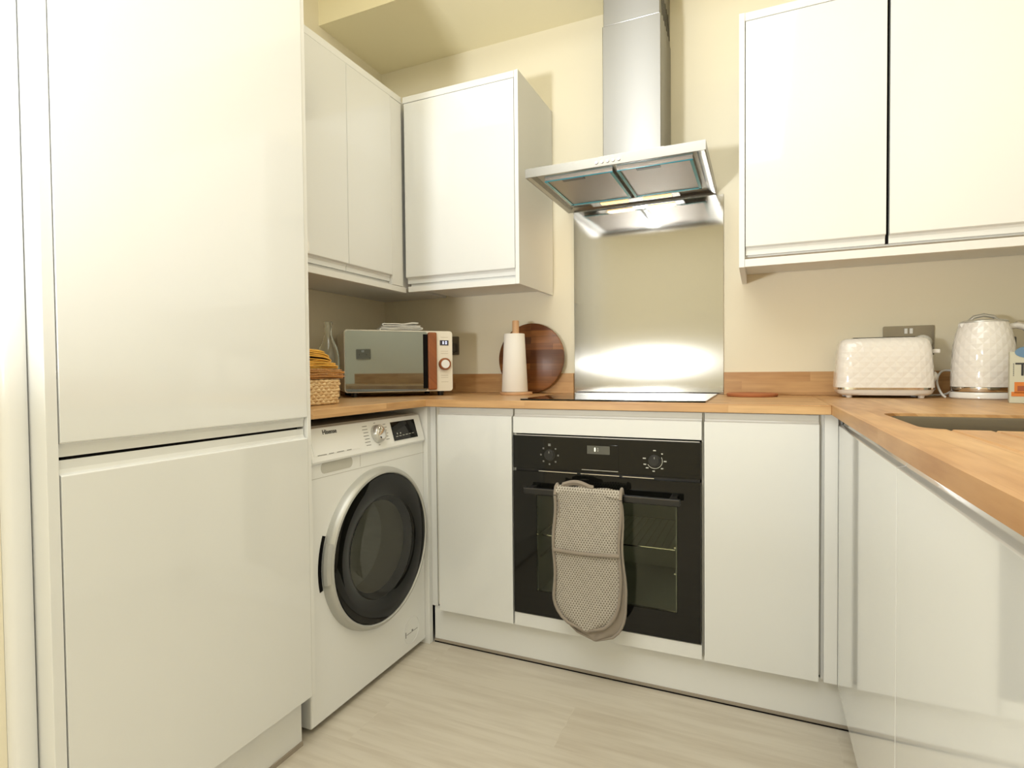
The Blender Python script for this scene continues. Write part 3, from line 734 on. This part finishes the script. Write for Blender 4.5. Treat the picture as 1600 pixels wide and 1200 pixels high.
dm = MB(); dm.box((pc-.009, -.0142, .210), (pc-.004, -.0137, .222)); dm.box((pc+.002, -.0142, .210), (pc+.009, -.0137, .212)); dm.box((pc+.002, -.0142, .220), (pc+.009, -.0137, .222)); dm.box((pc+.002, -.0142, .210), (pc+.004, -.0137, .222)); dm.box((pc+.007, -.0142, .210), (pc+.009, -.0137, .222)); dm.build('display_digits', 'digit', t)
TK = Matrix.Translation((pc-.002, -.012, .129)) @ Matrix.Rotation(PI/2, 4, 'X')
kb = MB().lathe([(.0245, 0), (.0245, .014), (.0225, .017), (.018, .0172)], 36, TK, cap=False).build('dial', 'walnut', t, smooth=40)
MB().lathe([(.018, .015), (.017, .0195), (.001, .0195)], 30, TK, cap=False).build('dial_cap', 'whiteplastic', kb, smooth=40)
fm = mat('faint_beige_marks', (.50, .44, .34), .6)
for z in (.238, .181, .172, .083, .074, .056): MB().box((pc-.016, -.0128, z-.0006), (pc+.014, -.0122, z+.0006)).build('panel_mark', fm, t)
for x, y in ((.04, .03), (MWD-.04, .03), (.04, .27), (MWD-.04, .27)): MB().lathe([(.012, .0005), (.014, .019)], 14, Matrix.Translation((x, y, 0))).build('foot', 'blackplastic', t)

# ================================================================ white cloths on the microwave
add_cloth('folded_cloth', ribbon(.13, .175, .014, 3, .0026, 21, .0034, .05), 'whitecloth', (.315, -.360, ZT+z2+.0008), ang+PI/2, 'white folded cloth lying directly on the microwave, lower of the two', 'white cloths on the microwave')
add_cloth('folded_cloth', ribbon(.11, .150, .010, 2, .0044, 24, .0040, .05), 'whitecloth', (.322, -.352, ZT+z2+.0205), ang+PI/2-.1, 'white folded cloth on top of the other one above the microwave', 'white cloths on the microwave')

# ================================================================ glass bottle
o = MB().lathe([(.001, .004), (.034, .004), (.037, .010), (.037, .10), (.036, .155), (.030, .185), (.018, .212), (.0135, .225), (.0125, .250), (.0135, .262), (.016, .268), (.0155, .274), (.0125, .275), (.0105, .262), (.0100, .228), (.016, .208), (.028, .182), (.034, .155), (.0345, .10), (.0345, .014), (.03, .008), (.001, .008)], 40, Matrix.Identity(4), cap=False)
t = thing('glass_bottle', 'clear glass carafe bottle standing behind the basket of mustard cloths', 'bottle', (.322, -.785, ZT+.0005))
o.build('bottle', 'glass', t, smooth=60)

# ================================================================ basket with napkins
BX1, BY1 = .489, -.915
BWX, BWY, BH = .19, .25, .073
t = thing('woven_basket', 'rectangular woven seagrass basket beside the tall cabinet holding mustard cloths', 'basket', (BX1-BWX/2, BY1-BWY/2, ZT+.001))
mb = MB()
nrow = 8
for k in range(nrow):
    z = .006 + (BH-.008)*k/(nrow-1); out = .004*k/(nrow-1); pts = rrect(BWX-.012+2*out, BWY-.012+2*out, .012, 4); N = 150
    # resample outline evenly
    P = [Vector((a, b, 0)) for a, b in pts]; P.append(P[0]); seg = [(P[i+1]-P[i]).length for i in range(len(P)-1)]; tot = sum(seg); ring = []
    for j in range(N):
        d = tot*j/N; i = 0
        while d > seg[i]: d -= seg[i]; i += 1
        p = P[i].lerp(P[i+1], d/max(seg[i], 1e-9)); nrm = Vector((p.x/BWX, p.y/BWY, 0)).normalized()
        wv = math.sin(2*PI*j/N*38 + (k % 2)*PI)
        ring.append((p + nrm*.0022*wv + Vector((0, 0, z+.0008*wv)), .0052+.0008*abs(wv)))
    rings = []
    for j in range(N):
        p = ring[j][0]; d = (ring[(j+1) % N][0]-ring[j-1][0]).normalized(); a = Vector((0, 0, 1)); b = d.cross(a).normalized(); rr = ring[j][1]
        rings.append([p+a*math.cos(q_*PI/4)*rr+b*math.sin(q_*PI/4)*rr*.8 for q_ in range(8)])
    rings.append(rings[0]); mb.loft(rings, cap=False)
mb.build('weave', 'basket', t, smooth=50)
box('base', 'basket', (-BWX/2+.012, -BWY/2+.012, .001), (BWX/2-.012, BWY/2-.012, .006), t)

bx, by, bz = BX1-BWX/2, BY1-BWY/2+.006, ZT+BH+.007
G = 'mustard cloths stacked on the basket'
add_cloth('folded_napkin', ribbon(.198, .262, .0125, 3, .0006, 1, .0030), 'ochre', (bx, by, bz), .02, 'brownish ochre folded cloth at the bottom of the stack on the basket', G)
add_cloth('folded_napkin', ribbon(.192, .254, .0125, 3, .0008, 2, .0030), 'ochre', (bx, by, bz+.0148), -.03, 'ochre folded cloth, second from the bottom on the basket', G)
add_cloth('folded_napkin', ribbon(.182, .236, .026, 5, .0036, 3, .0036, .10, 0, .011), 'mustard', (bx-.003, by-.006, bz+.0305), .05, 'mustard crumpled cloth in the middle of the stack on the basket', G)
add_cloth('folded_napkin', ribbon(.170, .218, .026, 5, .0066, 5, .0036, .16, .011, .014), 'mustard', (bx-.008, by-.012, bz+.0615), -.12, 'mustard crumpled cloth on the very top of the basket stack', G)

# ================================================================ round board, kitchen roll, trivet
BR = .152
t = thing('chopping_board', 'round dark acacia chopping board leaning on the wall left of the splashback', 'chopping board', (.782, -.045, ZT+.001))
tl = Matrix.Rotation(math.radians(-5), 4, 'X')
MB().lathe([(BR-.004, 0), (BR, .003), (BR, .014), (BR-.004, .017)], 96, tl @ Matrix.Translation((0, .0, BR)) @ Matrix.Rotation(PI/2, 4, 'X')).build('board', 'acacia', t, smooth=40)
RXc, RYc = .772, -.185
t = thing('kitchen_roll_holder', 'pale wooden kitchen roll holder with round base in front of the chopping board', 'kitchen roll holder', (RXc, RYc, ZT+.0005))
MB().lathe([(.001, 0), (.066, 0), (.068, .004), (.067, .011), (.001, .012)], 48, cap=False).build('base', 'beech', t, smooth=40)
MB().lathe([(.014, .011), (.014, .300), (.012, .305), (.001, .306)], 24, cap=False).build('post', 'beech', t, smooth=40)
t = thing('kitchen_roll', 'white tapered kitchen roll standing on the wooden holder', 'kitchen roll', (RXc-.006, RYc, ZT+.013))
MB().lathe([(.0165, 0), (.053, 0), (.054, .002), (.0425, .236), (.041, .238), (.0165, .238), (.0165, 0)], 56, cap=False).build('paper', 'paper', t, smooth=40)
o = MB().lathe([(.001, 0), (.082, 0), (.0845, .003), (.0845, .009), (.082, .011), (.001, .011)], 56, cap=False).build('trivet', 'cork', smooth=40)
o.location = (1.668, -.135, ZT+.0005); tag(o, 'flat round terracotta-brown trivet on the worktop right of the hob', 'trivet')

# ================================================================ sockets
def socket(label, loc, rz, plug=True):
    t = thing('double_socket', label, 'socket', loc, rz, None)
    pl_ = MB().poly_extrude([(p[0], 0, p[1]) for p in rrect(.146, .086, .004, 3)], (0, -.006, 0)); po = pl_.build('faceplate', mat('brushed_nickel_plate', (.26, .24, .205), .3, .9), t)
    for sx in (-1, 1):
        h = MB()
        h.box((sx*.038-.0035, -.0065, -.010), (sx*.038+.0035, -.0059, .0)); h.box((sx*.038-.015, -.0065, -.026), (sx*.038-.009, -.0059, -.022)); h.box((sx*.038+.009, -.0065, -.026), (sx*.038+.015, -.0059, -.022)); h.build('pin_holes', 'gap', po)
        MB().box((sx*.0075-.0045, -.0095, .016), (sx*.0075+.0045, -.0062, .034), .0008).build('switch', 'whiteplastic', po)
    return t
socket('steel double socket on the back wall behind the toaster', (2.158, -.0008, 1.083), FRONT)
socket('steel socket on the back wall just right of the microwave', (.330, -.0008, 1.105), FRONT)
socket('steel double socket on the right wall above the sink worktop', (RW-.0008, -2.215, 1.14), LEFTWARD)

# ================================================================ toaster
TOX, TOY = 2.062, -.118
t = thing('toaster', 'white two-slice toaster with diamond relief and chrome band on the right worktop', 'toaster', (TOX, TOY, ZT))
def sup(a, b, z, n=5, N=56, cx=0):
    r = []
    for k in range(N):
        th = 2*PI*k/N; c, s = math.cos(th), math.sin(th)
        r.append((cx+a*math.copysign(abs(c)**(2/n), c), b*math.copysign(abs(s)**(2/n), s), z))
    return r
A, B = .137, .078
body = MB(); rings = [sup(A, B, .034), sup(A*.995, B, .06), sup(A*.965, B*.97, .12), sup(A*.945, B*.94, .155), sup(A*.92, B*.88, .176), sup(A*.88, B*.80, .188), sup(A*.80, B*.68, .194), sup(A*.6, B*.4, .1955)]
body.loft(rings); body.build('body', 'quiltflat', t, smooth=50)
MB().loft([sup(A*1.005, B*1.01, .027), sup(A*1.005, B*1.01, .034)]).build('chrome_band', 'chrome', t, smooth=50)
MB().loft([sup(A*.90, B*.88, .009), sup(A*.96, B*.95, .016), sup(A*.99, B*.99, .0268)]).build('base', 'glosswhite', t, smooth=50)
for sx in (-1, 1):
    for sy in (-1, 1): MB().lathe([(.008, .0005), (.010, .010)], 14, Matrix.Translation((sx*A*.72, sy*B*.6, 0))).build('foot', 'glosswhite', t)
for sy in (-.022, .022): box('bread_slot', 'gap', (-.085, sy-.010, .1950), (.085, sy+.010, .1972), t, 0)
lv = MB(); lv.box((A*.955, -.006, .138), (A*.955+.010, .006, .142)); lv.build('lever_slot', 'blackplastic', t)
lv = MB(); lv.box((A*.955+.004, -.018, .1425), (A*.955+.024, .018, .1555), .003); lv.build('lever', 'glosswhite', t)
MB().lathe([(.016, 0), (.016, .012), (.012, .016), (.001, .016)], 24, Matrix.Translation((A*.975, 0, .068)) @ Matrix.Rotation(PI/2, 4, 'Y')).build('browning_dial', 'glosswhite', t, smooth=40)
# plug in the socket behind the toaster
pg = thing('plug', 'white round plug pushed into the socket behind the toaster', 'plug', (2.196, -.0075, 1.068))
MB().lathe([(.024, 0), (.026, .004), (.024, .022), (.018, .030), (.001, .031)], 28, Matrix.Rotation(PI/2, 4, 'X')).build('plug_body', 'whiteplastic', pg, smooth=40)
MB().tube([(.0, -.02, -.02), (.002, -.026, -.06), (.01, -.03, -.12), (.01, -.028, -.165), (-.02, -.03, -.178)], .003, 8).build('cable', 'whiteplastic', pg, smooth=60)
# plug in the socket beside the microwave
pg = thing('plug', 'dark square plug in the socket right of the microwave', 'plug', (.368, -.0075, 1.095))
MB().box((-.022, -.028, -.02), (.022, 0, .022), .004).build('plug_body', 'dark', pg)

# ================================================================ kettle
KX, KY = 2.319, -.155
t = thing('kettle', 'white jug kettle with diamond relief, chrome lid and band, right of the toaster', 'kettle', (KX, KY, ZT), math.radians(10))
MB().lathe([(.001, .0005), (.078, .0005), (.082, .004), (.082, .016), (.079, .021), (.001, .022)], 56, cap=False).build('power_base', 'glosswhite', t, smooth=40)
MB().lathe([(.0795, .0225), (.0805, .024), (.0800, .036), (.078, .037), (.001, .037)], 56, cap=False).build('chrome_band', 'chrome', t, smooth=40)
MB().lathe([(.0795, .0372), (.0795, .06), (.0785, .11), (.0745, .165), (.067, .205), (.0605, .225), (.058, .232), (.001, .233)], 64, cap=False).build('body', 'quiltround', t, smooth=50)
ld = MB().lathe([(.0585, .2325), (.058, .236), (.050, .240), (.001, .243)], 48, cap=False).build('lid', 'silver', t, smooth=40)
lk = MB(); lk.tube([(-.038, 0, .238), (-.026, 0, .250), (0, 0, .256), (.026, 0, .250), (.038, 0, .238)], .0055, 8); lk.build('lid_grip', 'silver', ld, smooth=60)
sp = MB(); sp.loft([[(-.060, -.014, .212), (-.060, .014, .212), (-.054, .014, .2315), (-.054, -.014, .2315)], [(-.064, -.006, .224), (-.064, .006, .224), (-.064, .006, .2315), (-.064, -.006, .2315)]]); sp.build('spout', 'glosswhite', t, smooth=40)
# handle on the right
hp = [(.062, 0, .218), (.085, 0, .222), (.108, 0, .215), (.124, 0, .198), (.130, 0, .170), (.129, 0, .130), (.124, 0, .090), (.112, 0, .066), (.096, 0, .058), (.079, 0, .064)]
hh = MB(); rings = []
for i, p in enumerate(hp):
    a = Vector(hp[max(i-1, 0)]); b = Vector(hp[min(i+1, len(hp)-1)]); d = (b-a).normalized(); n = Vector((-d.z, 0, d.x))
    rings.append([Vector(p)+n*.0095*math.cos(q_*PI/6)+Vector((0, 1, 0))*.013*math.sin(q_*PI/6) for q_ in range(12)])
hh.loft(rings); hh.build('handle', 'glosswhite', t, smooth=60)
hs = MB(); hs.tube([(p[0]+.0, -.0, p[2]) if i == 0 else (p[0]+.009*(1 if i > 3 else .3), 0, p[2]+(.009 if i < 4 else 0)) for i, p in enumerate(hp[:6])], .0045, 8); hs.build('handle_trim', 'chrome', t, smooth=60)
wg = MB(); wg.loft([[(p[0]*1.0+.0765-.003*abs(p[1]-.13)*8, p[0], p[1]) for p in rrect(.014, .11, .006, 5, 0, .135)], [(p[0]*0+.083-.02*max(0, (p[1]-.14)), p[0], p[1]) for p in rrect(.012, .106, .005, 5, 0, .135)]]); wg.build('water_gauge', 'displaygrey', t)
# power cord loop between toaster and kettle
cd_ = MB(); pts = []
for i in range(25):
    a = math.radians(-60 + 300*i/24)
pts = [(2.226, -.150, .8905), (2.223, -.135, .896), (2.219, -.110, .915), (2.219, -.090, .940), (2.230, -.070, .962), (2.246, -.056, .972), (2.275, -.046, .970), (2.30, -.040, .955), (2.29, -.034, .925), (2.26, -.028, .895), (2.22, -.03, .8905), (2.19, -.03, .8905)]
sm_ = []
for i in range(len(pts)-1):
    p0, p1, p2, p3 = [Vector(pts[max(0, min(len(pts)-1, i+k))]) for k in (-1, 0, 1, 2)]
    for s in range(5):
        u = s/5; sm_.append(.5*((2*p1)+(-p0+p2)*u+(2*p0-5*p1+4*p2-p3)*u*u+(-p0+3*p1-3*p2+p3)*u**3))
sm_.append(Vector(pts[-1]))
o = cd_.tube(sm_, .0034, 8).build('power_cord', 'whiteplastic', smooth=60); tag(o, 'white power cord looping on the worktop between toaster and kettle', 'cord')

# ================================================================ tea carton
t = thing('tea_carton', 'pale green carton with a blue badge and letter T beside the kettle', 'carton', (2.302, -.405, ZT+.0005), math.radians(-16))
box('carton', 'boxcard', (0, 0, 0), (.135, .085, .136), t, .001)
bd = MB(); bd.loft([[(.038+.028*math.cos(a*PI/16), y, .135+.0155*math.sin(a*PI/16)) for a in range(32)] for y in (-.0012, -.0002)]); bo = bd.build('badge', 'boxblue', t)
st = MB(); st.loft([[(.038+.007*(1 if k % 2 else .4)*math.cos(k*PI/5+PI/2+PI/5), y, .138+.007*(1 if k % 2 else .4)*math.sin(k*PI/5+PI/2+PI/5)) for k in range(10)] for y in (-.0018, -.0013)]); st.build('badge_emblem', 'marklight', bo)
text_mesh('large_letter', 'T', .050, 'markdark', Matrix.Translation((.0255, -.0006, .088)) @ Matrix.Rotation(PI/2, 4, 'X'), t)
sv = MB()
for i in range(7): sv.box((.0070, -.0006, .072+.005*i), (.0090, -.0001, .0755+.005*i))
sv.build('small_print', 'mark', t)
pr_ = MB(); pr_.box((.010, -.0008, .026), (.040, -.0001, .056)); pr_.box((.004, -.0008, .018), (.075, -.0001, .030)); pr_.lathe([(.012, 0), (.012, .0008), (.001, .0008)], 20, Matrix.Translation((.058, 0, .036)) @ Matrix.Rotation(PI/2, 4, 'X')); pr_.build('orange_picture', 'boxorange', t)
box('brown_picture', 'boxred', (.016, -.0011, .032), (.034, -.0008, .046), t, 0)
